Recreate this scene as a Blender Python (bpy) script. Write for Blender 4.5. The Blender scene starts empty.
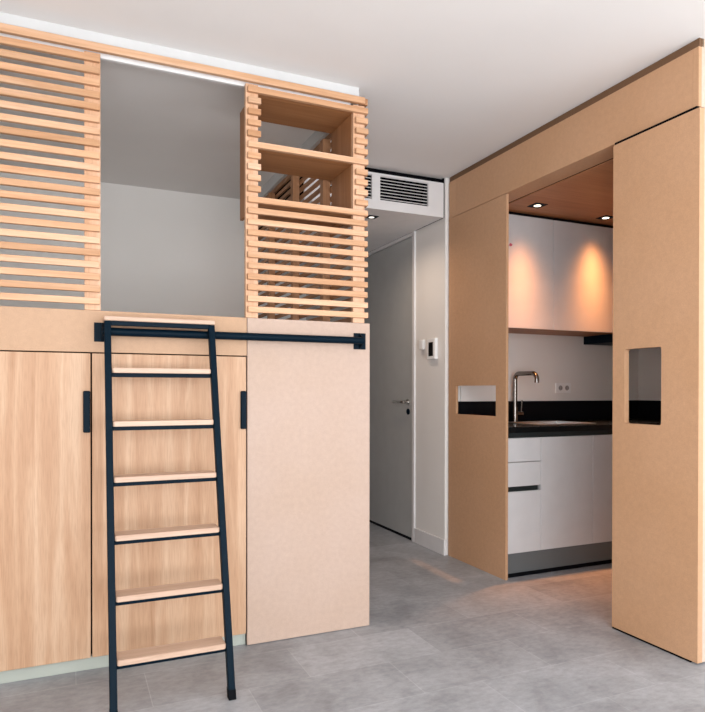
import bpy, bmesh, math, random
from mathutils import Vector, Matrix
random.seed(7)
sc = bpy.context.scene
COL = sc.collection
PI = math.pi

# ------------------------------------------------------------------ materials
def lin(r, g, b):
    f = lambda c: (c/255/12.92) if c/255 <= .04045 else ((c/255+.055)/1.055)**2.4
    return (f(r), f(g), f(b), 1)

def newmat(name):
    m = bpy.data.materials.new(name); m.use_nodes = True
    nt = m.node_tree; b = nt.nodes['Principled BSDF']
    return m, nt, b

def N(nt, t, **kw):
    n = nt.nodes.new(t)
    for k, v in kw.items():
        if k in n.inputs.keys(): n.inputs[k].default_value = v
        else: setattr(n, k, v)
    return n

def coords(nt, scale, rot=(0, 0, 0), loc=(0, 0, 0)):
    tc = N(nt, 'ShaderNodeTexCoord'); mp = N(nt, 'ShaderNodeMapping')
    mp.inputs['Scale'].default_value = scale; mp.inputs['Rotation'].default_value = rot; mp.inputs['Location'].default_value = loc
    nt.links.new(tc.outputs['Object'], mp.inputs['Vector'])
    return mp.outputs['Vector']

def ramp(nt, src, stops):
    r = N(nt, 'ShaderNodeValToRGB'); e = r.color_ramp.elements
    while len(e) < len(stops): e.new(.5)
    for i, (p, c) in enumerate(stops): e[i].position = p; e[i].color = c
    nt.links.new(src, r.inputs['Fac']); return r.outputs['Color']

def mix(nt, a, b, fac, mode='MIX'):
    m = N(nt, 'ShaderNodeMix', data_type='RGBA', blend_type=mode)
    for s, i in ((fac, 0), (a, 6), (b, 7)):
        if hasattr(s, 'links'): nt.links.new(s, m.inputs[i])
        else: m.inputs[i].default_value = s
    return m.outputs[2]

def bump(nt, b, h, strength=.1, dist=.002):
    n = N(nt, 'ShaderNodeBump'); n.inputs['Strength'].default_value = strength; n.inputs['Distance'].default_value = dist
    nt.links.new(h, n.inputs['Height']); nt.links.new(n.outputs['Normal'], b.inputs['Normal'])

def scl(c, k): return (c[0]*k, c[1]*k, c[2]*k, 1)

def plain(name, col, rough=.5, metal=0., spec=.5, noise=0.03):
    m, nt, b = newmat(name)
    n = N(nt, 'ShaderNodeTexNoise', Scale=9., Detail=4.)
    nt.links.new(coords(nt, (1, 1, 1)), n.inputs['Vector'])
    c = ramp(nt, n.outputs['Fac'], [(.3, scl(col, 1-noise)), (.7, scl(col, 1+noise))])
    nt.links.new(c, b.inputs['Base Color'])
    b.inputs['Roughness'].default_value = rough; b.inputs['Metallic'].default_value = metal
    b.inputs['Specular IOR Level'].default_value = spec
    return m

def plaster(name, col, rough=.9):
    m, nt, b = newmat(name)
    v = coords(nt, (1, 1, 1))
    n = N(nt, 'ShaderNodeTexNoise', Scale=160., Detail=3.); nt.links.new(v, n.inputs['Vector'])
    n2 = N(nt, 'ShaderNodeTexNoise', Scale=1.5, Detail=3.); nt.links.new(v, n2.inputs['Vector'])
    c = ramp(nt, n2.outputs['Fac'], [(.3, scl(col, .98)), (.7, scl(col, 1.02))])
    nt.links.new(c, b.inputs['Base Color'])
    b.inputs['Roughness'].default_value = rough; b.inputs['Specular IOR Level'].default_value = .2
    bump(nt, b, n.outputs['Fac'], .25, .001)
    return m

def mdf(name, col, stain=True):
    m, nt, b = newmat(name)
    v = coords(nt, (1, 1, 1))
    fine = N(nt, 'ShaderNodeTexNoise', Scale=260., Detail=3.); nt.links.new(v, fine.inputs['Vector'])
    med = N(nt, 'ShaderNodeTexNoise', Scale=45., Detail=4.); nt.links.new(v, med.inputs['Vector'])
    big = N(nt, 'ShaderNodeTexNoise', Scale=2.2, Detail=4.); nt.links.new(v, big.inputs['Vector'])
    c = ramp(nt, fine.outputs['Fac'], [(.3, scl(col, .93)), (.7, scl(col, 1.06))])
    c2 = ramp(nt, med.outputs['Fac'], [(.3, (.93, .93, .93, 1)), (.7, (1.0, 1.0, 1.0, 1))])
    c = mix(nt, c, c2, 1., 'MULTIPLY')
    c3 = ramp(nt, big.outputs['Fac'], [(.35, (.96, .94, .90, 1)), (.62, (1.0, 1.0, 1.0, 1))])
    if stain: c = mix(nt, c, c3, 1., 'MULTIPLY')
    nt.links.new(c, b.inputs['Base Color'])
    b.inputs['Roughness'].default_value = .62; b.inputs['Specular IOR Level'].default_value = .3
    return m

def wood(name, dark, mid, light, axis='z', rough=.5, island=0., scale=1.0):
    """veneer / solid wood with the grain along one axis"""
    m, nt, b = newmat(name)
    k = {'x': (1.2, 22, 22), 'y': (22, 1.2, 22), 'z': (22, 22, 1.2)}[axis]
    k = tuple(q*scale for q in k)
    tc = N(nt, 'ShaderNodeTexCoord'); mp = N(nt, 'ShaderNodeMapping'); mp.inputs['Scale'].default_value = k
    src = tc.outputs['Object']
    geo = None
    if island:
        geo = N(nt, 'ShaderNodeNewGeometry')
        off = N(nt, 'ShaderNodeVectorMath', operation='SCALE'); off.inputs[0].default_value = (3.1, 5.7, 7.3)
        nt.links.new(geo.outputs['Random Per Island'], off.inputs['Scale'])
        add = N(nt, 'ShaderNodeVectorMath', operation='ADD'); nt.links.new(src, add.inputs[0]); nt.links.new(off.outputs[0], add.inputs[1])
        src = add.outputs[0]
    nt.links.new(src, mp.inputs['Vector'])
    v = mp.outputs['Vector']
    n1 = N(nt, 'ShaderNodeTexNoise', Scale=.55, Detail=5., Distortion=.9); nt.links.new(v, n1.inputs['Vector'])
    n2 = N(nt, 'ShaderNodeTexNoise', Scale=6.5, Detail=4.); nt.links.new(v, n2.inputs['Vector'])
    c = ramp(nt, n1.outputs['Fac'], [(.32, dark), (.5, mid), (.68, light)])
    p = ramp(nt, n2.outputs['Fac'], [(.34, (.84, .81, .78, 1)), (.55, (1, 1, 1, 1))])
    c = mix(nt, c, p, .75, 'MULTIPLY')
    if island:
        r = ramp(nt, geo.outputs['Random Per Island'], [(0, (1-island, 1-island*1.15, 1-island*1.35, 1)), (1, (1+island*.4, 1+island*.6, 1+island*1.0, 1))])
        c = mix(nt, c, r, 1., 'MULTIPLY')
    nt.links.new(c, b.inputs['Base Color'])
    b.inputs['Roughness'].default_value = rough; b.inputs['Specular IOR Level'].default_value = .35
    bump(nt, b, n2.outputs['Fac'], .08, .001)
    return m

def emit(name, col, s):
    m, nt, b = newmat(name)
    b.inputs['Base Color'].default_value = (1, 1, 1, 1)
    b.inputs['Emission Color'].default_value = col; b.inputs['Emission Strength'].default_value = s
    return m

def floor_mat():
    m, nt, b = newmat('vinyl_concrete_tiles')
    v = coords(nt, (1, 1, 1), loc=(-.27, -.275, 0))
    br = N(nt, 'ShaderNodeTexBrick', offset=.42, offset_frequency=2)
    br.inputs['Scale'].default_value = 1.; br.inputs['Mortar Size'].default_value = .0022; br.inputs['Mortar Smooth'].default_value = .6
    br.inputs['Bias'].default_value = 0.
    br.inputs['Brick Width'].default_value = .6; br.inputs['Row Height'].default_value = .3
    br.inputs['Color1'].default_value = (.88, .88, .88, 1); br.inputs['Color2'].default_value = (1.10, 1.10, 1.10, 1)
    br.inputs['Mortar'].default_value = (1.22, 1.22, 1.22, 1)
    nt.links.new(v, br.inputs['Vector'])
    cl = N(nt, 'ShaderNodeTexNoise', Scale=3.2, Detail=7., Roughness=.62, Distortion=.5); nt.links.new(v, cl.inputs['Vector'])
    gr = N(nt, 'ShaderNodeTexNoise', Scale=38., Detail=5., Roughness=.7); nt.links.new(coords(nt, (.6, 1, 1)), gr.inputs['Vector'])
    base = FLOOR
    c = ramp(nt, cl.outputs['Fac'], [(.32, scl(base, .74)), (.5, base), (.68, scl(base, 1.18))])
    g = ramp(nt, gr.outputs['Fac'], [(.32, (.82, .82, .82, 1)), (.62, (1.06, 1.06, 1.06, 1))])
    c = mix(nt, c, g, 1., 'MULTIPLY'); c = mix(nt, c, br.outputs['Color'], 1., 'MULTIPLY')
    nt.links.new(c, b.inputs['Base Color'])
    r = ramp(nt, cl.outputs['Fac'], [(.3, (.42,)*3+(1,)), (.7, (.56,)*3+(1,))])
    nt.links.new(r, b.inputs['Roughness'])
    b.inputs['Specular IOR Level'].default_value = .45
    bump(nt, b, gr.outputs['Fac'], .06, .001)
    return m

FLOOR = (.345, .352, .370, 1)
M = {}
M['wall'] = plaster('white_plaster', (.85, .82, .785, 1))
M['ceil'] = plaster('ceiling_plaster', (.79, .765, .75, 1))
M['white'] = plain('white_lacquer', (.76, .74, .735, 1), .45)
M['trimwhite'] = plain('white_painted_board', (.60, .60, .595, 1), .6)
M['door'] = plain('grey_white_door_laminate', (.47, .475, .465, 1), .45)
M['floor'] = floor_mat()
M['mdf'] = mdf('raw_mdf', (.51, .375, .305, 1))
M['mdf_k'] = mdf('kitchen_mdf', (.575, .338, .197, 1))
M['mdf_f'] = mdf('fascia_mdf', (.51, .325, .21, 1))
M['mdf_end'] = mdf('lit_end_mdf', (.62, .50, .41, 1))  # paler copy of the kitchen board, window light put into the colour
M['mdf_edge'] = mdf('mdf_cut_edge', (.66, .47, .34, 1), False)
M['ply'] = wood('kitchen_ceiling_veneer', (.40, .17, .075, 1), (.46, .21, .095, 1), (.52, .25, .12, 1), 'x', .5, scale=.5)
M['oakz'] = wood('oak_veneer_upright', (.44, .245, .138, 1), (.51, .308, .186, 1), (.58, .38, .248, 1), 'z', .5, scale=1.7)
M['oakx'] = wood('oak_tread', (.49, .325, .235, 1), (.55, .375, .275, 1), (.60, .425, .32, 1), 'x', .45, scale=1.4)
M['slatx'] = wood('larch_slat', (.54, .275, .135, 1), (.62, .35, .19, 1), (.69, .43, .27, 1), 'x', .5, island=.24)
M['slaty'] = wood('larch_slat_shaded', (.36, .17, .078, 1), (.43, .215, .105, 1), (.49, .265, .14, 1), 'y', .5, island=.2)  # larch darkened, shade on the partition put into the colour
M['slatz'] = wood('larch_post', (.58, .32, .18, 1), (.64, .385, .235, 1), (.70, .45, .30, 1), 'z', .5)
M['postz'] = wood('larch_post_shaded', (.37, .175, .08, 1), (.43, .215, .105, 1), (.48, .26, .135, 1), 'z', .5)  # post larch darkened to carry the shade inside the loft
M['shelfx'] = wood('larch_shelf_shaded', (.28, .115, .042, 1), (.34, .148, .057, 1), (.39, .18, .075, 1), 'x', .5, scale=.7)  # larch darkened, shade inside the shelf box put into the colour
M['shelfz'] = wood('larch_shelf_side_shaded', (.28, .115, .042, 1), (.34, .148, .057, 1), (.39, .18, .075, 1), 'z', .5, scale=.7)  # same darkened larch, grain upright
M['steel'] = plain('black_powder_coated_steel', (.0005, .0075, .0155, 1), .5, .0, .08)
M['rubber'] = plain('black_rubber', (.003, .0035, .005, 1), .8, 0, .1)
M['dark'] = plain('dark_recess', (.004, .004, .005, 1), .9, 0, .05)
M['plinth_grey'] = plain('grey_green_plinth', (.40, .42, .37, 1), .4)
M['kplinth'] = plain('dark_grey_plinth', (.13, .145, .15, 1), .35)
M['deck'] = plain('deck_bounce_white', (.88, .83, .77, 1), .6)
M['brown'] = mdf('brown_stained_board', (.17, .09, .047, 1), False)
M['kdoor'] = plain('light_grey_cabinet', (.67, .66, .665, 1), .42)
M['worktop'] = plain('black_worktop', (.004, .006, .007, 1), .25, 0, .35)
M['splash'] = plain('black_splashback', (.003, .004, .006, 1), .5, 0, .15)
M['griprail'] = plain('grip_rail', (.022, .03, .031, 1), .4, .2)
M['chrome'] = plain('brushed_steel', (.62, .60, .57, 1), .22, 1.)
M['fauc'] = plain('gunmetal_faucet', (.28, .26, .24, 1), .25, 1.)
M['sinksteel'] = plain('sink_steel', (.62, .63, .63, 1), .35, 1.)
M['alu'] = plain('aluminium_track', (.66, .66, .64, 1), .35, .4)
M['plastic'] = plain('white_plastic', (.90, .89, .88, 1), .35)
M['screen'] = plain('black_display', (.004, .004, .005, 1), .15)
M['socket_in'] = plain('socket_inner', (.35, .34, .33, 1), .4)
M['lamp'] = emit('warm_lamp', (1, .84, .62, 1), 4.)
M['lamp_hall'] = emit('hall_lamp', (1, .9, .78, 1), 1.5)
M['sticker'] = plain('pink_sticker', (.45, .10, .16, 1), .6)
M['frame'] = plain('window_frame_white', (.8, .8, .8, 1), .4)

# ------------------------------------------------------------------ geometry helpers
class B:
    def __init__(s): s.bm = bmesh.new()
    def box(s, x0, x1, y0, y1, z0, z1, bev=.001):
        m = Matrix.Translation(((x0+x1)/2, (y0+y1)/2, (z0+z1)/2)) @ Matrix.Diagonal((abs(x1-x0), abs(y1-y0), abs(z1-z0), 1))
        r = bmesh.ops.create_cube(s.bm, size=1, matrix=m)
        if bev:
            es = list({e for v in r['verts'] for e in v.link_edges})
            bmesh.ops.bevel(s.bm, geom=es, offset=min(bev, .3*min(abs(x1-x0), abs(y1-y0), abs(z1-z0))), segments=1, affect='EDGES', profile=.7)
        return s
    def prism(s, pts, axis, a0, a1):
        """polygon pts in the two other axes, extruded along axis"""
        def P(p, a):
            return {'x': (a, p[0], p[1]), 'y': (p[0], a, p[1]), 'z': (p[0], p[1], a)}[axis]
        lo = [s.bm.verts.new(P(p, a0)) for p in pts]; hi = [s.bm.verts.new(P(p, a1)) for p in pts]
        n = len(pts)
        f = [s.bm.faces.new(lo[::-1]), s.bm.faces.new(hi)]
        for i in range(n): f.append(s.bm.faces.new((lo[i], lo[(i+1) % n], hi[(i+1) % n], hi[i])))
        bmesh.ops.recalc_face_normals(s.bm, faces=f)
        return s
    def cyl(s, p, q, r, seg=20, r2=None):
        p, q = Vector(p), Vector(q); d = q-p
        m = Matrix.Translation((p+q)/2) @ d.to_track_quat('Z', 'Y').to_matrix().to_4x4()
        bmesh.ops.create_cone(s.bm, cap_ends=True, segments=seg, radius1=r, radius2=r if r2 is None else r2, depth=d.length, matrix=m)
        return s
    def tube(s, pts, r, seg=14):
        pts = [Vector(p) for p in pts]; rings = []
        up = None
        for i, p in enumerate(pts):
            t = (pts[min(i+1, len(pts)-1)]-pts[max(i-1, 0)]).normalized()
            if up is None: up = t.orthogonal().normalized()
            up = (up-t*up.dot(t)).normalized(); w = t.cross(up)
            rings.append([s.bm.verts.new(p+(up*math.cos(2*PI*k/seg)+w*math.sin(2*PI*k/seg))*r) for k in range(seg)])
        for a, b in zip(rings, rings[1:]):
            for k in range(seg): s.bm.faces.new((a[k], a[(k+1) % seg], b[(k+1) % seg], b[k]))
        s.bm.faces.new(rings[0][::-1]); s.bm.faces.new(rings[-1])
        return s
    def plate(s, axis, a0, a1, outer, holes, rr=.012):
        """flat board in the plane normal to axis with rectangular holes (u0,u1,v0,v1), real thickness, rounded hole corners"""
        u0, u1, v0, v1 = outer
        def P(u, v, a): return {'x': (a, u, v), 'y': (u, a, v), 'z': (u, v, a)}[axis]
        bm = s.bm
        def loop(pts, a): return [bm.verts.new(P(u, v, a)) for u, v in pts]
        def ring(h):
            hu0, hu1, hv0, hv1 = h; o = []
            for cx, cy, st in ((hu1-rr, hv1-rr, 0), (hu0+rr, hv1-rr, 90), (hu0+rr, hv0+rr, 180), (hu1-rr, hv0+rr, 270)):
                for k in range(5):
                    t = math.radians(st+k*22.5); o.append((cx+rr*math.cos(t), cy+rr*math.sin(t)))
            return o
        alle = []
        for a in (a0, a1):
            ls = [loop([(u1, v1), (u0, v1), (u0, v0), (u1, v0)], a)]+[loop(ring(h), a) for h in holes]
            es = []
            for l in ls:
                for i in range(len(l)): es.append(bm.edges.new((l[i], l[(i+1) % len(l)])))
            bmesh.ops.triangle_fill(bm, edges=es, use_beauty=True)
            alle.append(ls)
        for la, lb in zip(*alle):
            n = len(la)
            for i in range(n): bm.faces.new((la[i], la[(i+1) % n], lb[(i+1) % n], lb[i]))
        bmesh.ops.recalc_face_normals(bm, faces=bm.faces[:])
        return s

def finish(name, b, mat, parent=None, base=(0, 0, 0), smooth=False):
    bm = b.bm
    bmesh.ops.translate(bm, verts=bm.verts[:], vec=-Vector(base))
    me = bpy.data.meshes.new(name); bm.to_mesh(me); bm.free()
    me.materials.append(M[mat])
    if smooth:
        for p in me.polygons: p.use_smooth = True
        me.set_sharp_from_angle(angle=math.radians(40))
    o = bpy.data.objects.new(name, me); COL.objects.link(o)
    if parent is not None: o.parent = parent
    else: o.location = base
    return o

class Thing:
    def __init__(s, name, label, cat, base, group=None, kind=None):
        s.base = Vector(base)
        e = bpy.data.objects.new(name, None); e.empty_display_size = .1; COL.objects.link(e); e.location = base
        if label: e['label'] = label; e['category'] = cat
        if group: e['group'] = group
        if kind: e['kind'] = kind
        s.o = e
    def part(s, name, b, mat, parent=None, label=None, smooth=False):
        o = finish(name, b, mat, parent or s.o, s.base, smooth)
        if label: o['label'] = label
        return o

def single(name, label, cat, b, mat, base, group=None, smooth=False):
    o = finish(name, b, mat, None, base, smooth); o['label'] = label; o['category'] = cat
    if group: o['group'] = group
    return o

STRUCT_LABELS = {}
def struct(name, b, mat, label, cat, base=(0, 0, 0), parent=None):
    o = finish(name, b, mat, parent, base)
    o['kind'] = 'structure'
    if parent is None: o['label'] = label; o['category'] = cat
    return o

# ------------------------------------------------------------------ key dimensions (metres, camera above the origin)
YF = 2.777      # face of the loft front
YS = YF-.020    # face of the slats
XR = 1.3175     # right end of the loft
YB = 4.83       # back wall of the loft
XK = 2.380      # face of the kitchen front
XW = 2.360      # hallway wall with the door
YK = 3.75       # back wall of the kitchen
YE = 1.844      # near end of the kitchen front
CH = 2.600      # ceiling
XL = -1.30      # left wall
YW = -1.00      # window wall
XE = 4.16       # kitchen end wall
XRR = 4.40      # right wall of the room
YH = 6.60       # end of the hallway

# ------------------------------------------------------------------ setting
struct('floor', B().box(XL-.2, XRR+.2, YW-.2, YH+.2, -.1, 0, 0), 'floor', 'grey concrete look vinyl tile floor', 'floor')
struct('ceiling', B().box(XL-.2, XRR+.2, YW-.2, YH+.2, CH, CH+.15, 0), 'ceil', 'white plastered ceiling', 'ceiling')
struct('wall_left', B().box(XL-.15, XL, YW-.2, YH, 0, CH, 0), 'wall', 'white wall left of the loft', 'wall')
struct('wall_far', B().box(XL, XR, YB, YB+.1, 0, CH, 0), 'wall', 'white wall at the back of the sleeping loft', 'wall')
struct('wall_hall_end', B().box(XL, XE, YH, YH+.1, 0, CH, 0), 'wall', 'white wall at the end of the hallway', 'wall')
struct('wall_right', B().box(XRR, XRR+.15, YW-.2, YE+.3, 0, CH, 0), 'wall', 'white wall on the right of the room', 'wall')
# window wall behind the camera: pier-and-opening wall with two wide windows
wb = B()
wins = [(-1.1, 1.45, .20, 2.35), (1.65, 4.2, .20, 2.35)]
wb.plate('y', YW-.2, YW, (XL-.15, XRR+.15, 0, CH), wins, .002)
struct('wall_rear', wb, 'wall', 'white window wall opposite the loft', 'wall')
for i, (x0, x1, z0, z1) in enumerate(wins):
    f = B(); t = .06
    f.box(x0, x1, YW-.12, YW-.06, z0, z0+t); f.box(x0, x1, YW-.12, YW-.06, z1-t, z1)
    f.box(x0, x0+t, YW-.12, YW-.06, z0+t, z1-t); f.box(x1-t, x1, YW-.12, YW-.06, z0+t, z1-t)
    xm = (x0+x1)/2; f.box(xm-t/2, xm+t/2, YW-.12, YW-.06, z0+t, z1-t)
    struct('window_%d' % (i+1), f, 'frame', 'white framed window in the rear wall, %s pane pair' % ('left' if i == 0 else 'right'), 'window')

# hallway wall with the white door (door opening cut into it)
DY0, DY1, DZ = 4.210, 5.125, 2.294
hw = B()
hw.box(XW, XW+.12, YK+.015, DY0-.035, 0, CH, 0)
hw.box(XW, XW+.12, DY1+.035, YH, 0, CH, 0)
hw.box(XW, XW+.12, DY0-.035, DY1+.035, DZ+.03, CH, 0)
struct('wall_hall', hw, 'wall', 'white hallway wall with a door between loft and kitchen', 'wall')
bb = B()
bb.box(XW-.013, XW, YK+.003, DY0-.042, 0, .108, .002).box(XW, XW+.018, YK+.003, YK+.015, 0, .108, .002)
bb.box(XW-.013, XW, DY1+.04, YH-.002, 0, .108, .002)
struct('baseboard_right', bb, 'white', 'white skirting board along the hallway wall', 'baseboard')

D = Thing('door_1', None, None, (XW, DY0, 0), kind='structure')
D.o['label'] = 'tall pale grey hallway door standing closed in a white frame'; D.o['category'] = 'door'
fr = B()
fr.box(XW-.014, XW+.1, DY0-.036, DY0-.003, 0, DZ+.032, .001)
fr.box(XW-.014, XW+.1, DY1+.003, DY1+.036, 0, DZ+.032, .001)
fr.box(XW-.010, XW+.1, DY0-.003, DY1+.003, DZ+.006, DZ+.032, .001)
D.part('door_frame', fr, 'white')
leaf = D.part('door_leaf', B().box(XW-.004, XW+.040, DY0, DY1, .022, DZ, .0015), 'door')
h = B()
h.cyl((XW-.004, 4.277, 1.048), (XW-.012, 4.277, 1.048), .024, 24)
h.cyl((XW-.012, 4.277, 1.048), (XW-.052, 4.277, 1.048), .011, 16)
h.tube([(XW-.052, 4.271, 1.048), (XW-.056, 4.283, 1.048), (XW-.057, 4.300, 1.048), (XW-.057, 4.425, 1.048), (XW-.052, 4.435, 1.048)], .011)
D.part('door_handle', h, 'chrome', leaf, 'brushed steel lever handle', True)
h = B(); h.cyl((XW-.004, 4.277, .975), (XW-.010, 4.277, .975), .023, 24); h.box(XW-.018, XW-.010, 4.272, 4.282, .965, .985, .002)
D.part('lock_cylinder', h, 'steel', leaf, 'dark round lock rose', True)
struct('trim_3', B().box(XW+.0, XW+.12, DY0-.003, DY1+.003, -.0, .004, 0), 'dark', 'dark threshold gap under the hallway door', 'threshold')

# kitchen niche shell
struct('wall_kitchen_back', B().box(XW+.12, XE+.12, YK, YK+.1, 0, CH, 0), 'wall', 'white wall behind the kitchen worktop', 'wall')
struct('wall_kitchen_end', B().box(XE, XE+.1, YE+.02, YK, 0, CH, 0), 'wall', 'white wall at the end of the kitchen niche', 'wall')

# white filler boards above the loft
struct('trim_1', B().box(XL, 1.278, 2.818, 2.86, 2.529, CH, .001), 'trimwhite', 'white filler board between ceiling and loft beam', 'trim')
struct('trim_2', B().box(1.264, 1.300, 2.862, YB, 2.528, CH, .001), 'trimwhite', 'white filler board along the side of the loft ceiling', 'trim')

# ------------------------------------------------------------------ loft: header beam, slatted screens, shelves
ZT, PITCH, SH = 2.4535, .0486, .0258      # bottom of topmost slat, spacing, slat height
hb = Thing('header_beam', 'long wooden header beam along the top of the loft under the white board', 'beam', (0, YF, 2.497))
hb.part('beam', B().box(XL, 1.283, YS, 2.778, 2.4985, 2.5285, .0015), 'slatx')
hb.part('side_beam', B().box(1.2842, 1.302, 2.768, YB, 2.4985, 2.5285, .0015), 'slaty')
hb.part('sliding_track', B().box(XL, 1.227, 2.8005, 2.817, 2.490, 2.5285, .001), 'white', label='white metal sliding track')

def slat_rows(b, spans_for, y0, y1):
    for k in range(21):
        z0 = ZT-PITCH*k
        for (x0, x1) in spans_for(k):
            j = random.uniform(-.0006, .0006)
            b.box(x0, x1, y0+random.uniform(0, .0008), y1, z0+j, z0+SH+j, .0012)
    return b
ls = Thing('slatted_screen', 'wide slatted wooden screen at the left of the loft opening, full height slats', 'screen', (-.55, YF, 1.458))
ls.part('slat_panel', slat_rows(B(), lambda k: [(XL, .1085+random.uniform(-.001, .001))], YS, YF-.0005), 'slatx')
ls.part('stile', B().box(.0515, .112, YF, 2.800, 1.459, 2.4945), 'slatz')
ls.part('stile', B().box(-.62, -.568, YF, 2.800, 1.459, 2.4945), 'slatz')
ls.part('stile', B().box(XL+.002, XL+.05, YF, 2.800, 1.459, 2.4945), 'slatz')

rs = Thing('slatted_screen', 'slatted wooden screen at the right of the loft opening with short slats beside open shelves', 'screen', (1.0, YF, 1.458))
STUB = {1, 2, 3, 4, 6, 7, 8, 9}
def rspan(k):
    a = .7155+random.uniform(-.001, .001); c = 1.2990+random.uniform(-.002, .002)
    return [(a, .7745), (1.2365, c)] if k in STUB else [(a, c)]
rs.part('slat_panel', slat_rows(B(), rspan, YS, YF-.0005), 'slatx')
rs.part('stile', B().box(.7095, .766, YF, 2.800, 1.459, 2.4945), 'slatz')
rs.part('stile', B().box(1.229, 1.289, YF, 2.800, 1.459, 2.4945), 'slatz')

su = Thing('shelf_unit', 'open wooden shelf box with two bays set behind the right slatted screen', 'shelf', (1.0, 2.93, 1.97))
Y0s, Y1s = 2.801, 3.052
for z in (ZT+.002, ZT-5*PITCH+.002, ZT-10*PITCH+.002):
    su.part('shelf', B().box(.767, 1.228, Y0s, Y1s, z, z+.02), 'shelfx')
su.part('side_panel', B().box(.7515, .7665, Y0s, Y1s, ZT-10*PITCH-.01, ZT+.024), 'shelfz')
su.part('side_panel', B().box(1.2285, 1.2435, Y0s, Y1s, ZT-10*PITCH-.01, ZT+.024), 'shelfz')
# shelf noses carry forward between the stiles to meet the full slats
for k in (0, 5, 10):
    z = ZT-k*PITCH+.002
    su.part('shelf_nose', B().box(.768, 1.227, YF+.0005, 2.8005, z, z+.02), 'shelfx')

sp = Thing('slatted_partition', 'slatted wooden partition along the hallway side of the loft', 'screen', (XR, 3.8, 1.458))
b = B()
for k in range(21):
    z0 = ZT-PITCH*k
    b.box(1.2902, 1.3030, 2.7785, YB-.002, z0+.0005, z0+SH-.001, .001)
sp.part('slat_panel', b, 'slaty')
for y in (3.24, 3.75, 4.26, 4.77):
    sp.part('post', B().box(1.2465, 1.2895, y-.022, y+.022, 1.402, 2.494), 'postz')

# ------------------------------------------------------------------ loft: cupboards below
single('loft_deck', 'unseen sleeping deck board inside the loft, whitened to bounce light up', 'platform',
       B().box(XL+.001, 1.298, 2.797, YB-.001, 1.36, 1.40), 'deck', (0, 3.8, 1.36))  # out of sight; whitened to bounce light onto the loft ceiling
cb = Thing('cupboard', 'built in cupboard under the loft with two tall oak doors', 'cupboard', (-.2, YF, 0))
cb.part('fascia', B().box(XL+.001, .7145, YF, 2.795, 1.2895, 1.458, .001), 'mdf_f', label='plain fascia board above the doors')
def door(x0, x1):
    return cb.part('door', B().box(x0, x1, YF, 2.797, .056, 1.2845, .001), 'oakz')
d1 = door(-.562, .0735); d2 = door(.0795, .7115)
cb.part('end_panel', B().box(XL+.001, -.567, YF, 2.797, .056, 1.2845, .001), 'mdf')
for dd, (x0, x1) in ((d1, (.046, .0725)), (d2, (.6855, .7105))):
    hb_ = B(); hb_.box(x0, x1, YF-.016, YF, .966, 1.133, .003)
    cb.part('handle', hb_, 'steel', dd, 'black edge pull')
cb.part('plinth', B().box(XL+.001, .7145, 2.800, 2.815, 0, .054, .001), 'plinth_grey', label='grey plinth')
cb.part('carcass', B().box(XL+.001, .7145, 2.816, 3.40, .056, 1.355, .001), 'dark')

sb = Thing('mdf_panel', 'pale pink raw fibreboard panel at the right end of the loft below the screen', 'panel', (1.0, YF, 0))
sb.part('front_panel', B().box(.7175, XR, YF, 2.795, .003, 1.458, .001), 'mdf')
sb.part('side_panel', B().box(1.2995, XR, 2.7955, YB-.001, .003, 1.458, .001), 'mdf')

# ------------------------------------------------------------------ ladder rail and ladder
PY, PZ, PR = YF-.045, 1.3705, .0165
pr = Thing('ladder_rail', 'round black steel rail running across the loft front for the ladder', 'rail', (.68, YF, PZ))
pr.part('pipe', B().cyl((.118, PY, PZ), (1.263, PY, PZ), PR, 28), 'steel', smooth=True)
for x in (.118, 1.2625):
    w = .031
    br = pr.part('bracket', B().box(x-w, x+w, YF-.0055, YF-.0006, 1.332, 1.409, .001), 'steel')
    g = B().prism([(YF-.005, 1.334), (YF-.005, 1.407), (YF-.058, PZ+.006), (YF-.058, PZ-.006)], 'x', x-.003, x+.003)
    pr.part('gusset', g, 'steel', br)

ld = Thing('ladder', 'black steel ladder with pale oak treads hooked on the rail and leaning on the loft', 'ladder', (.338, 2.35, 0))
YL = lambda z: 2.313+.27*z          # line of the ladder's front face
RX = ((.1215, .1465), (.5305, .5555))
DEP = .030
for (x0, x1) in RX:
    b = B().prism([(YL(.03), .03), (YL(1.411), 1.411), (YL(1.411)+DEP, 1.411), (YL(.03)+DEP, .03)], 'x', x0, x1)
    bmesh.ops.bevel(b.bm, geom=b.bm.edges[:], offset=.0018, segments=1, affect='EDGES')
    r = ld.part('side_rail', b, 'steel')
    b = B().prism([(YL(0)-.001, 0), (YL(.034)-.001, .034), (YL(.034)+DEP+.001, .034), (YL(0)+DEP+.001, 0)], 'x', x0-.001, x1+.001)
    ld.part('rubber_foot', b, 'rubber', r, 'black rubber foot cap')
    # strap that hooks over the pipe behind the rail
    b = B()
    pts = [(PY+(PR+.002)*math.cos(math.radians(a)), PZ+(PR+.002)*math.sin(math.radians(a))) for a in range(200, -21, -20)]
    out = [(PY+(PR+.006)*math.cos(math.radians(a)), PZ+(PR+.006)*math.sin(math.radians(a))) for a in range(-20, 201, 20)]
    b.prism(pts+out, 'x', x0+.004, x1-.004)
    ld.part('hook', b, 'steel', r)
XI0, XI1 = RX[0][1]+.0005, RX[1][0]-.0005
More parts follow.
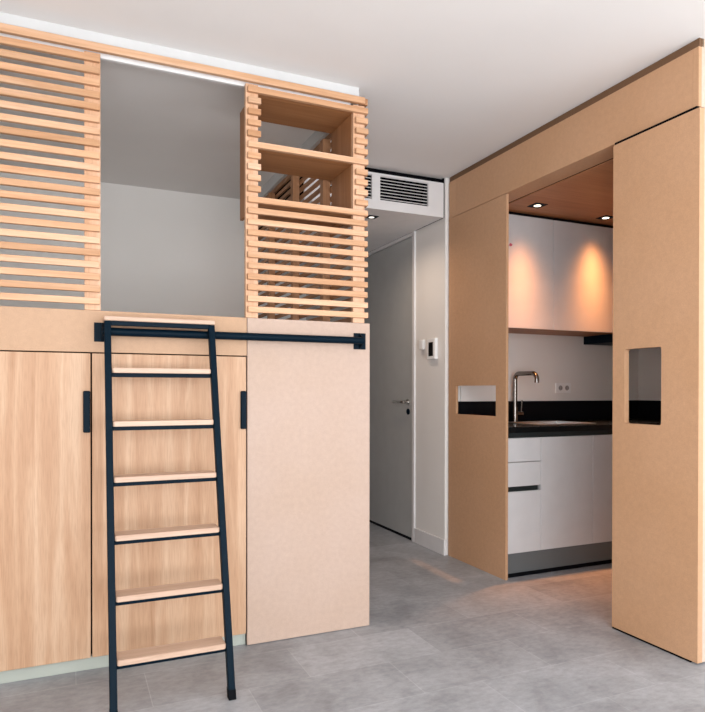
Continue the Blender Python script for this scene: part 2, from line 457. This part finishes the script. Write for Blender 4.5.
for i in range(1, 7):
    zt = 1.43-.2065*i
    y0 = YL(zt)-.004; y1 = y0+.088; z0 = zt-.0195
    # board with rounded front corners
    rr = .010; pts = []
    for cx, st in ((XI0+rr, 180), (XI1-rr, 270)):
        for k in range(6):
            t = math.radians(st+k*18); pts.append((cx+rr*math.cos(t), y0+rr+rr*math.sin(t)))
    pts += [(XI1, y1), (XI0, y1)]
    b = B().prism(pts, 'z', z0, zt)
    bmesh.ops.bevel(b.bm, geom=[e for e in b.bm.edges if abs(e.verts[0].co.z-e.verts[1].co.z) < 1e-6], offset=.002, segments=2, affect='EDGES')
    t = ld.part('tread', b, 'oakx')
    ld.part('tread_bar', B().box(XI0, XI1, YL(z0-.009)+.021, YL(z0-.009)+.043, z0-.0165, z0-.0005, .001), 'steel', t, 'black steel bar')
b = B().box(.1205, .5565, 2.690, 2.776, 1.4115, 1.430, .003)
t = ld.part('top_step', b, 'oakx')
ld.part('tread_bar', B().box(XI0, XI1, 2.692, 2.712, 1.393, 1.4105, .001), 'steel', t, 'black steel bar')

# ------------------------------------------------------------------ kitchen front
PT = .018; FB = 2.315; SOX = 2.515; XP = 2.366
kf = Thing('kitchen_fascia', 'deep brown fibreboard fascia above the kitchen opening, with dark ceiling moulding', 'fascia', (XK, 2.8, FB))
kf.part('board', B().box(XK, XK+PT, 1.8725, 3.6625, FB, 2.5635, .0008), 'mdf_k')
kf.part('end_piece', B().box(XK, XK+PT, YE, 1.8715, FB, 2.5635, .0008), 'mdf_k')
kf.part('end_piece', B().box(XK, XK+PT, 3.6635, YK-.002, FB, 2.5635, .0008), 'mdf_k')
kf.part('moulding', B().box(XK+.004, XK+.03, YE, YK-.002, 2.564, CH-.001, .001), 'brown', label='dark brown ceiling moulding')
kf.part('soffit_board', B().box(XK+PT+.0005, SOX, YE+.02, YK-.002, FB, FB+.018, .001), 'mdf_k')
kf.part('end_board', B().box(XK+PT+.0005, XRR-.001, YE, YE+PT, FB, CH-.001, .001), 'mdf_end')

sl = Thing('sliding_panel', 'narrow fibreboard sliding panel left of the kitchen opening, with a low wide cutout', 'panel', (XK, 3.43, 0))
sl.part('board', B().plate('x', XK-.0015, XK-.0015+PT, (3.117, YK-.003, .0005, 2.311), [(3.215, 3.658, .978, 1.168)], .004), 'mdf_k')
sr = Thing('sliding_panel', 'tall fibreboard sliding panel right of the kitchen opening, with an upright rounded cutout', 'panel', (XK, 2.07, 0))
sr.part('board', B().plate('x', XP, XP+.028, (1.828, 2.284, .010, 2.302), [(2.010, 2.213, .984, 1.330)], .012), 'mdf_k')
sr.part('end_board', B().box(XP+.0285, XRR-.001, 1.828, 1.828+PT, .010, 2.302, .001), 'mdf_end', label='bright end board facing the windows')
sr.part('top_gap_strip', B().box(XP+.004, XP+.026, 1.845, 2.28, 2.3025, 2.3145, 0), 'dark', label='black strip painting the shadow gap above')  # dark strip added so the gap over the panel reads as shade
sr.part('floor_gap_strip', B().box(XP+.004, XP+.014, YE+.02, 2.285, 0, .0095, 0), 'dark', label='dark strip painting the shadow gap at the floor')  # dark strip stands in for the shadow under the panel

SPOT = 150.; CZ = 2.312
# kitchen ceiling panel, two recessed spots
single('ceiling_panel', 'reddish wood veneer ceiling panel over the kitchen', 'panel',
       B().box(SOX+.011, XE-.001, YE+.02, 3.425, CZ, CZ+.012, .001), 'ply', (3.3, 2.7, CZ))
single('gap_strip', 'thin black strip painting the shadow gap between fascia soffit and kitchen ceiling panel', 'trim', B().box(SOX+.0005, SOX+.0105, YE+.03, 3.425, CZ+.005, CZ+.011, 0), 'dark', (SOX, 2.7, CZ))  # dark backing added to paint the shade in this gap
def beam_profile(l, n):
    """reflector lamp: intensity falls off as cos(angle)^n from the beam axis"""
    l.use_nodes = True; nt = l.node_tree; em = nt.nodes['Emission']
    tc = N(nt, 'ShaderNodeTexCoord'); sx = N(nt, 'ShaderNodeSeparateXYZ'); nt.links.new(tc.outputs['Normal'], sx.inputs[0])
    ab = N(nt, 'ShaderNodeMath', operation='ABSOLUTE'); nt.links.new(sx.outputs['Z'], ab.inputs[0])
    pw = N(nt, 'ShaderNodeMath', operation='POWER'); nt.links.new(ab.outputs[0], pw.inputs[0]); pw.inputs[1].default_value = n
    nt.links.new(pw.outputs[0], em.inputs['Strength'])
def spot(x, y, label, s=.045):
    t = Thing('recessed_spotlight', label, 'light', (x, y, CZ), 'square black spotlights in the kitchen ceiling')
    t.part('trim', B().box(x-s, x+s, y-s, y+s, CZ-.0035, CZ-.0002, .0006), 'steel')
    t.part('lamp', B().cyl((x, y, CZ-.0042), (x, y, CZ-.0036), .022, 28), 'lamp', label='glowing round lamp')
    l = bpy.data.lights.new('spot_light', 'SPOT'); l.energy = SPOT; l.color = (1, .36, .11); l.spot_size = math.radians(150); l.spot_blend = .4; l.shadow_soft_size = .025; beam_profile(l, 15.)
    o = bpy.data.objects.new('spot_light', l); COL.objects.link(o); o.location = (x, y, CZ-.009)
spot(2.71, 3.235, 'square black ceiling spotlight nearest the left sliding panel')
spot(3.325, 3.275, 'square black ceiling spotlight over the second wall cabinet, nearest the right sliding panel')

# wall cabinets
UY, UZ0, UZ1 = 3.40, 1.548, 2.288
def wallcab(x0, x1, label, sticker=False):
    t = Thing('wall_cabinet', label, 'cabinet', ((x0+x1)/2, UY, UZ0), 'kitchen wall cabinets')
    t.part('body', B().box(x0+.0005, x1-.0005, UY+.020, YK-.001, UZ0+.012, UZ1, .001), 'kdoor')
    d = t.part('door', B().box(x0+.0015, x1-.0015, UY, UY+.019, UZ0, UZ1, .0012), 'kdoor')
    t.part('underside_strip', B().box(x0+.001, x1-.001, UY+.021, YK-.001, UZ0+.001, UZ0+.0115, .001), 'shelfx', label='brown wood underside')
    if sticker:
        b = B().prism([(2.620, 2.094), (2.628, 2.100), (2.644, 2.092), (2.640, 2.082), (2.626, 2.077), (2.618, 2.083)], 'y', UY-.001, UY)
        t.part('sticker', b, 'sticker', d, 'small dark pink sticker')
wallcab(2.39, 2.986, 'light grey wall cabinet beside the left sliding panel, with a small pink sticker', True)
wallcab(2.986, 3.582, 'light grey wall cabinet lit orange by the right hand spotlight')
wallcab(3.582, 4.158, 'light grey wall cabinet over the black extractor hood')
single('gap_strip', 'black filler strip between wall cabinets and kitchen ceiling panel', 'trim',
       B().box(2.525, XE-.001, UY+.028, YK-.001, 2.289, CZ+.012, 0), 'dark', (3.3, 3.6, 2.289))
hd = Thing('range_hood', 'slim black extractor hood under the last wall cabinet', 'hood', (3.87, 3.55, 1.484))
hd.part('body', B().box(3.585, 4.155, 3.43, YK-.001, 1.488, 1.5475, .002), 'steel')
hd.part('front_slide', B().box(3.585, 4.155, 3.395, 3.429, 1.484, 1.5475, .002), 'steel')

# base units
CY = 3.14; CZ0, CZ1 = .148, .847
def unit(x0, x1, label):
    t = Thing('base_cabinet', label, 'cabinet', ((x0+x1)/2, CY, .1), 'kitchen base cabinets')
    t.part('body', B().box(x0+.0005, x1-.0005, CY+.040, YK-.011, CZ0+.002, .875, .001), 'kdoor')
    return t
du = unit(2.405, 2.664, 'light grey base cabinet of drawers with a dark grip slot, by the left sliding panel')
du.part('drawer', B().box(2.4065, 2.6625, CY, CY+.019, .703, CZ1, .001), 'kdoor')
du.part('drawer', B().box(2.4065, 2.6625, CY, CY+.019, .553, .699, .001), 'kdoor')
du.part('drawer', B().box(2.4065, 2.6625, CY, CY+.019, CZ0, .522, .001), 'kdoor')
du.part('grip_slot', B().box(2.4065, 2.650, CY+.012, CY+.030, .519, .556, .001), 'griprail', label='dark recessed grip slot')
b2 = unit(2.664, 3.086, 'light grey single door base cabinet under the sink')
b2.part('door', B().box(2.6655, 3.0845, CY, CY+.019, CZ0, CZ1, .001), 'kdoor')
b3 = unit(3.086, 3.66, 'light grey base cabinet partly behind the right sliding panel')
b3.part('door', B().box(3.0875, 3.6585, CY, CY+.019, CZ0, CZ1, .001), 'kdoor')
b4 = unit(3.66, 4.158, 'light grey base cabinet in the far end corner of the kitchen niche')
b4.part('door', B().box(3.6615, 4.1565, CY, CY+.019, CZ0, CZ1, .001), 'kdoor')
kp = Thing('kitchen_plinth', 'dark grey plinth with a black foot strip under the kitchen base cabinets', 'plinth', (3.3, 3.155, 0))
kp.part('board', B().box(2.405, XE-.001, 3.147, 3.160, .026, .146, .001), 'kplinth')
kp.part('foot_strip', B().box(2.405, XE-.001, 3.149, 3.158, 0, .0255, .001), 'rubber', label='black sealing strip')
wt = Thing('worktop', 'glossy black kitchen worktop over the base cabinets', 'worktop', (3.3, 3.44, .88))
# worktop as four boards around the sink cut-out
SX0, SX1, SY0, SY1 = 2.77, 3.22, 3.285, 3.625
b = B().plate('z', .880, .915, (2.402, XE-.001, CY-.008, YK-.001), [(SX0, SX1, SY0, SY1)], .02)
wt.part('slab', b, 'worktop')
wt.part('grip_rail', B().box(2.405, XE-.002, CY+.006, CY+.036, .849, .8795, .001), 'griprail', label='dark grey grip rail under the edge')
single('splashback', 'black upstand board along the wall behind the worktop', 'splashback', B().box(2.402, XE-.014, YK-.011, YK-.0005, .9155, 1.06, .001), 'splash', (3.3, YK, .9155))
single('side_splashback', 'short black upstand on the end wall of the kitchen niche', 'splashback', B().box(XE-.012, XE-.001, CY, YK-.0005, .9155, 1.06, .001), 'splash', (XE, 3.4, .9155))
sk = Thing('sink', 'stainless steel sink set into the black worktop', 'sink', (3.0, 3.45, .75))
b = B().plate('z', .9155, .9185, (SX0-.018, SX1+.018, SY0-.018, SY1+.018), [(SX0+.005, SX1-.005, SY0+.005, SY1-.005)], .03)
sk.part('rim', b, 'sinksteel')
b = B()
g = .006
b.box(SX0+g, SX1-g, SY0+g, SY1-g, .881, .8825, 0)
for f in list(b.bm.faces): b.bm.faces.remove(f)
for v in list(b.bm.verts): b.bm.verts.remove(v)
w = .003
for (x0, x1, y0, y1) in ((SX0+g, SX1-g, SY0+g, SY0+g+w), (SX0+g, SX1-g, SY1-g-w, SY1-g), (SX0+g, SX0+g+w, SY0+g+w, SY1-g-w), (SX1-g-w, SX1-g, SY0+g+w, SY1-g-w)):
    b.box(x0, x1, y0, y1, .881, .9155, .0005)
b.box(SX0+g, SX1-g, SY0+g, SY1-g, .8765, .8808, .0005)
sk.part('basin', b, 'sinksteel')
fc = Thing('faucet', 'tall square arched steel faucet behind the sink', 'faucet', (2.882, 3.672, .915))
FX, FY = 2.882, 3.672
b = B(); b.cyl((FX, FY, .915), (FX, FY, .921), .026, 28); b.cyl((FX, FY, .921), (FX, FY, 1.02), .0205, 28)
fc.part('body', b, 'fauc', smooth=True)
pts = [(FX, FY, 1.02), (FX, FY, 1.10), (FX, FY, 1.213)]
R = .042
for k in range(1, 10): a = math.radians(10*k); pts.append((FX+.0*k, FY-R+R*math.cos(a), 1.213+R*math.sin(a)))
yend = FY-.215
pts.append((FX+.01, yend+R+.01, 1.255))
for k in range(0, 10): a = math.radians(90+10*k); pts.append((FX+.012, yend+R+R*math.cos(a), 1.213+R*math.sin(a)))
pts.append((FX+.012, yend, 1.19))
fc.part('spout', B().tube(pts, .0155, 18), 'fauc', smooth=True)
lv = B(); lv.cyl((FX+.018, FY, .972), (FX+.066, FY, .972), .015, 20); lv.cyl((FX+.052, FY, .972), (FX+.052, FY-.012, 1.068), .0045, 12)
fc.part('lever', lv, 'fauc', smooth=True)
so = Thing('wall_socket', 'white double wall socket above the black upstand', 'socket', (3.383, YK, 1.155))
pl = so.part('plate', B().box(3.311, 3.455, YK-.0115, YK-.0003, 1.118, 1.194, .003), 'plastic')
for x in (3.352, 3.414):
    r = B(); r.cyl((x, YK-.0116, 1.156), (x, YK-.013, 1.156), .024, 28)
    rr_ = so.part('socket_ring', r, 'plastic', smooth=True)
    p = B(); p.cyl((x, YK-.0131, 1.156), (x, YK-.0140, 1.156), .0185, 28)
    so.part('socket_well', p, 'socket_in', rr_)
    p = B(); p.cyl((x-.0095, YK-.0141, 1.156), (x-.0095, YK-.0146, 1.156), .0028, 12); p.cyl((x+.0095, YK-.0141, 1.156), (x+.0095, YK-.0146, 1.156), .0028, 12)
    so.part('pin_holes', p, 'dark', rr_)

# ------------------------------------------------------------------ hallway: ventilation bulkhead, downlight, thermostat
AY, AX0, AX1, AZ0, AZ1 = 3.768, 1.335, 2.348, 2.325, 2.562
ac = Thing('ventilation_bulkhead', 'white ventilation bulkhead with two dark grilles hanging over the hallway', 'ventilation unit', (1.84, AY, AZ0))
gx = [(1.862, 2.227), (1.44, 1.803)]
fp = ac.part('front_panel', B().plate('y', AY, AY+.016, (AX0, AX1, AZ0, AZ1), [(a, c, 2.388, 2.548) for a, c in gx], .002), 'white')
for a, c in gx:
    b = B(); n = 8
    for k in range(n):
        z = 2.396+k*.0206
        # blades sloping down towards the room
        b.prism([(AY+.003, z), (AY+.003, z+.0035), (AY+.017, z+.0105), (AY+.017, z+.007)], 'x', a+.001, c-.001)
    gr = ac.part('grille', b, 'white', label='grille of white blades over a dark duct')
    ac.part('duct', B().box(a-.004, c+.004, AY+.026, AY+.03, 2.384, 2.552, 0), 'dark', gr)
ac.part('soffit_panel', B().box(AX0, AX1, AY+.0165, YH-.001, AZ0, AZ0+.016, .001), 'white')
ac.part('shadow_gap', B().box(AX1+.001, XW-.001, AY+.010, YH-.001, AZ0+.003, AZ0+.012, 0), 'dark', label='black shadow gap along the wall')
ac.part('shadow_gap', B().box(AX1+.001, XW-.001, AY+.010, AY+.030, AZ0+.0125, CH-.001, 0), 'dark', label='black shadow gap at the end')
ac.part('dark_housing', B().box(AX0+.002, XW-.001, AY+.032, YH-.002, AZ0+.0165, CH-.001, 0), 'dark', label='recessed housing painted black for the shadow gap')  # black colour paints the shade in the gap below the ceiling
hs = Thing('recessed_spotlight', 'small black ceiling spotlight under the white bulkhead in the hallway', 'light', (1.888, 3.954, AZ0))
hs.part('trim', B().box(1.850, 1.926, 3.916, 3.992, AZ0-.0035, AZ0-.0003, .0006), 'steel')
hs.part('lamp', B().cyl((1.888, 3.954, AZ0-.0042), (1.888, 3.954, AZ0-.0036), .019, 24), 'lamp_hall')
th = Thing('wall_thermostat', 'white wall thermostat with a tall black display on the hallway wall', 'thermostat', (XW, 3.89, 1.355))
th.part('housing', B().box(XW-.026, XW-.0003, 3.857, 3.970, 1.357, 1.505, .004), 'plastic')
th.part('display', B().box(XW-.0268, XW-.0261, 3.883, 3.943, 1.380, 1.478, 0), 'screen', label='black display')
single('wall_sensor', 'small white sensor box beside the thermostat on the hallway wall', 'sensor', B().box(XW-.024, XW-.0003, 4.030, 4.085, 1.435, 1.505, .003), 'plastic', (XW, 4.03, 1.435))

# ------------------------------------------------------------------ light
w = bpy.data.worlds.new('World'); sc.world = w; w.use_nodes = True
bg = w.node_tree.nodes['Background']; bg.inputs['Color'].default_value = (.75, .87, 1, 1); bg.inputs['Strength'].default_value = 1.2
DAY = 72.; FILL = 26.
for i, (x0, x1, z0, z1) in enumerate(wins):
    l = bpy.data.lights.new('window_daylight', 'AREA'); l.shape = 'RECTANGLE'; l.size = x1-x0-.1; l.size_y = z1-z0-.1
    l.energy = DAY*(1.22, .72)[i]; l.color = (.93, .965, 1.0)
    o = bpy.data.objects.new('window_daylight', l); COL.objects.link(o)
    o.location = ((x0+x1)/2, YW+.01, (z0+z1)/2); o.rotation_euler = (math.radians(90), 0, 0)
    # added fill lamp, tilted up from the window to brighten the ceiling
    l = bpy.data.lights.new('ceiling_fill', 'AREA'); l.shape = 'RECTANGLE'; l.size = x1-x0-.1; l.size_y = .9
    l.energy = FILL; l.color = (1.0, .97, .94)
    o = bpy.data.objects.new('ceiling_fill', l); COL.objects.link(o)
    o.location = ((x0+x1)/2, YW+.06, .75); o.rotation_euler = (math.radians(138), 0, 0)
l = bpy.data.lights.new('hall_spot_light', 'SPOT'); l.energy = 20.; l.color = (1, .78, .6); l.spot_size = math.radians(160); l.spot_blend = 1.; l.shadow_soft_size = .03
o = bpy.data.objects.new('hall_spot_light', l); COL.objects.link(o); o.location = (1.888, 3.954, AZ0-.01)

# ------------------------------------------------------------------ camera
F, CYP, HC, YAW, PITCHA, ROLL = 638.177, 393.8965, 1.13677, .41604119, -.00562247, .00114646
cam = bpy.data.cameras.new('Camera'); co = bpy.data.objects.new('Camera', cam); COL.objects.link(co); sc.camera = co
cam.sensor_fit = 'HORIZONTAL'; cam.sensor_width = 36.; cam.lens = F/705*36
cam.shift_y = (CYP-356.)/712*(712/705); cam.clip_start = .05
# camera axes from yaw, pitch, roll
cy_, sy_ = math.cos(YAW), math.sin(YAW); cp, sp_ = math.cos(PITCHA), math.sin(PITCHA)
Rv = Vector((cy_, -sy_, 0)); Fh = Vector((sy_, cy_, 0)); Up = Vector((0, 0, 1))
f2 = Fh*cp+Up*sp_; u2 = Up*cp-Fh*sp_
cr, sr_ = math.cos(ROLL), math.sin(ROLL)
r3 = Rv*cr+u2*sr_; u3 = u2*cr-Rv*sr_
mt = Matrix((r3, u3, -f2)).transposed().to_4x4(); mt.translation = (0, 0, HC)
co.matrix_world = mt

vs = sc.view_settings; vs.view_transform = 'Standard'; vs.look = 'None'; vs.exposure = 0.; vs.gamma = 1.; vs.use_curve_mapping = False
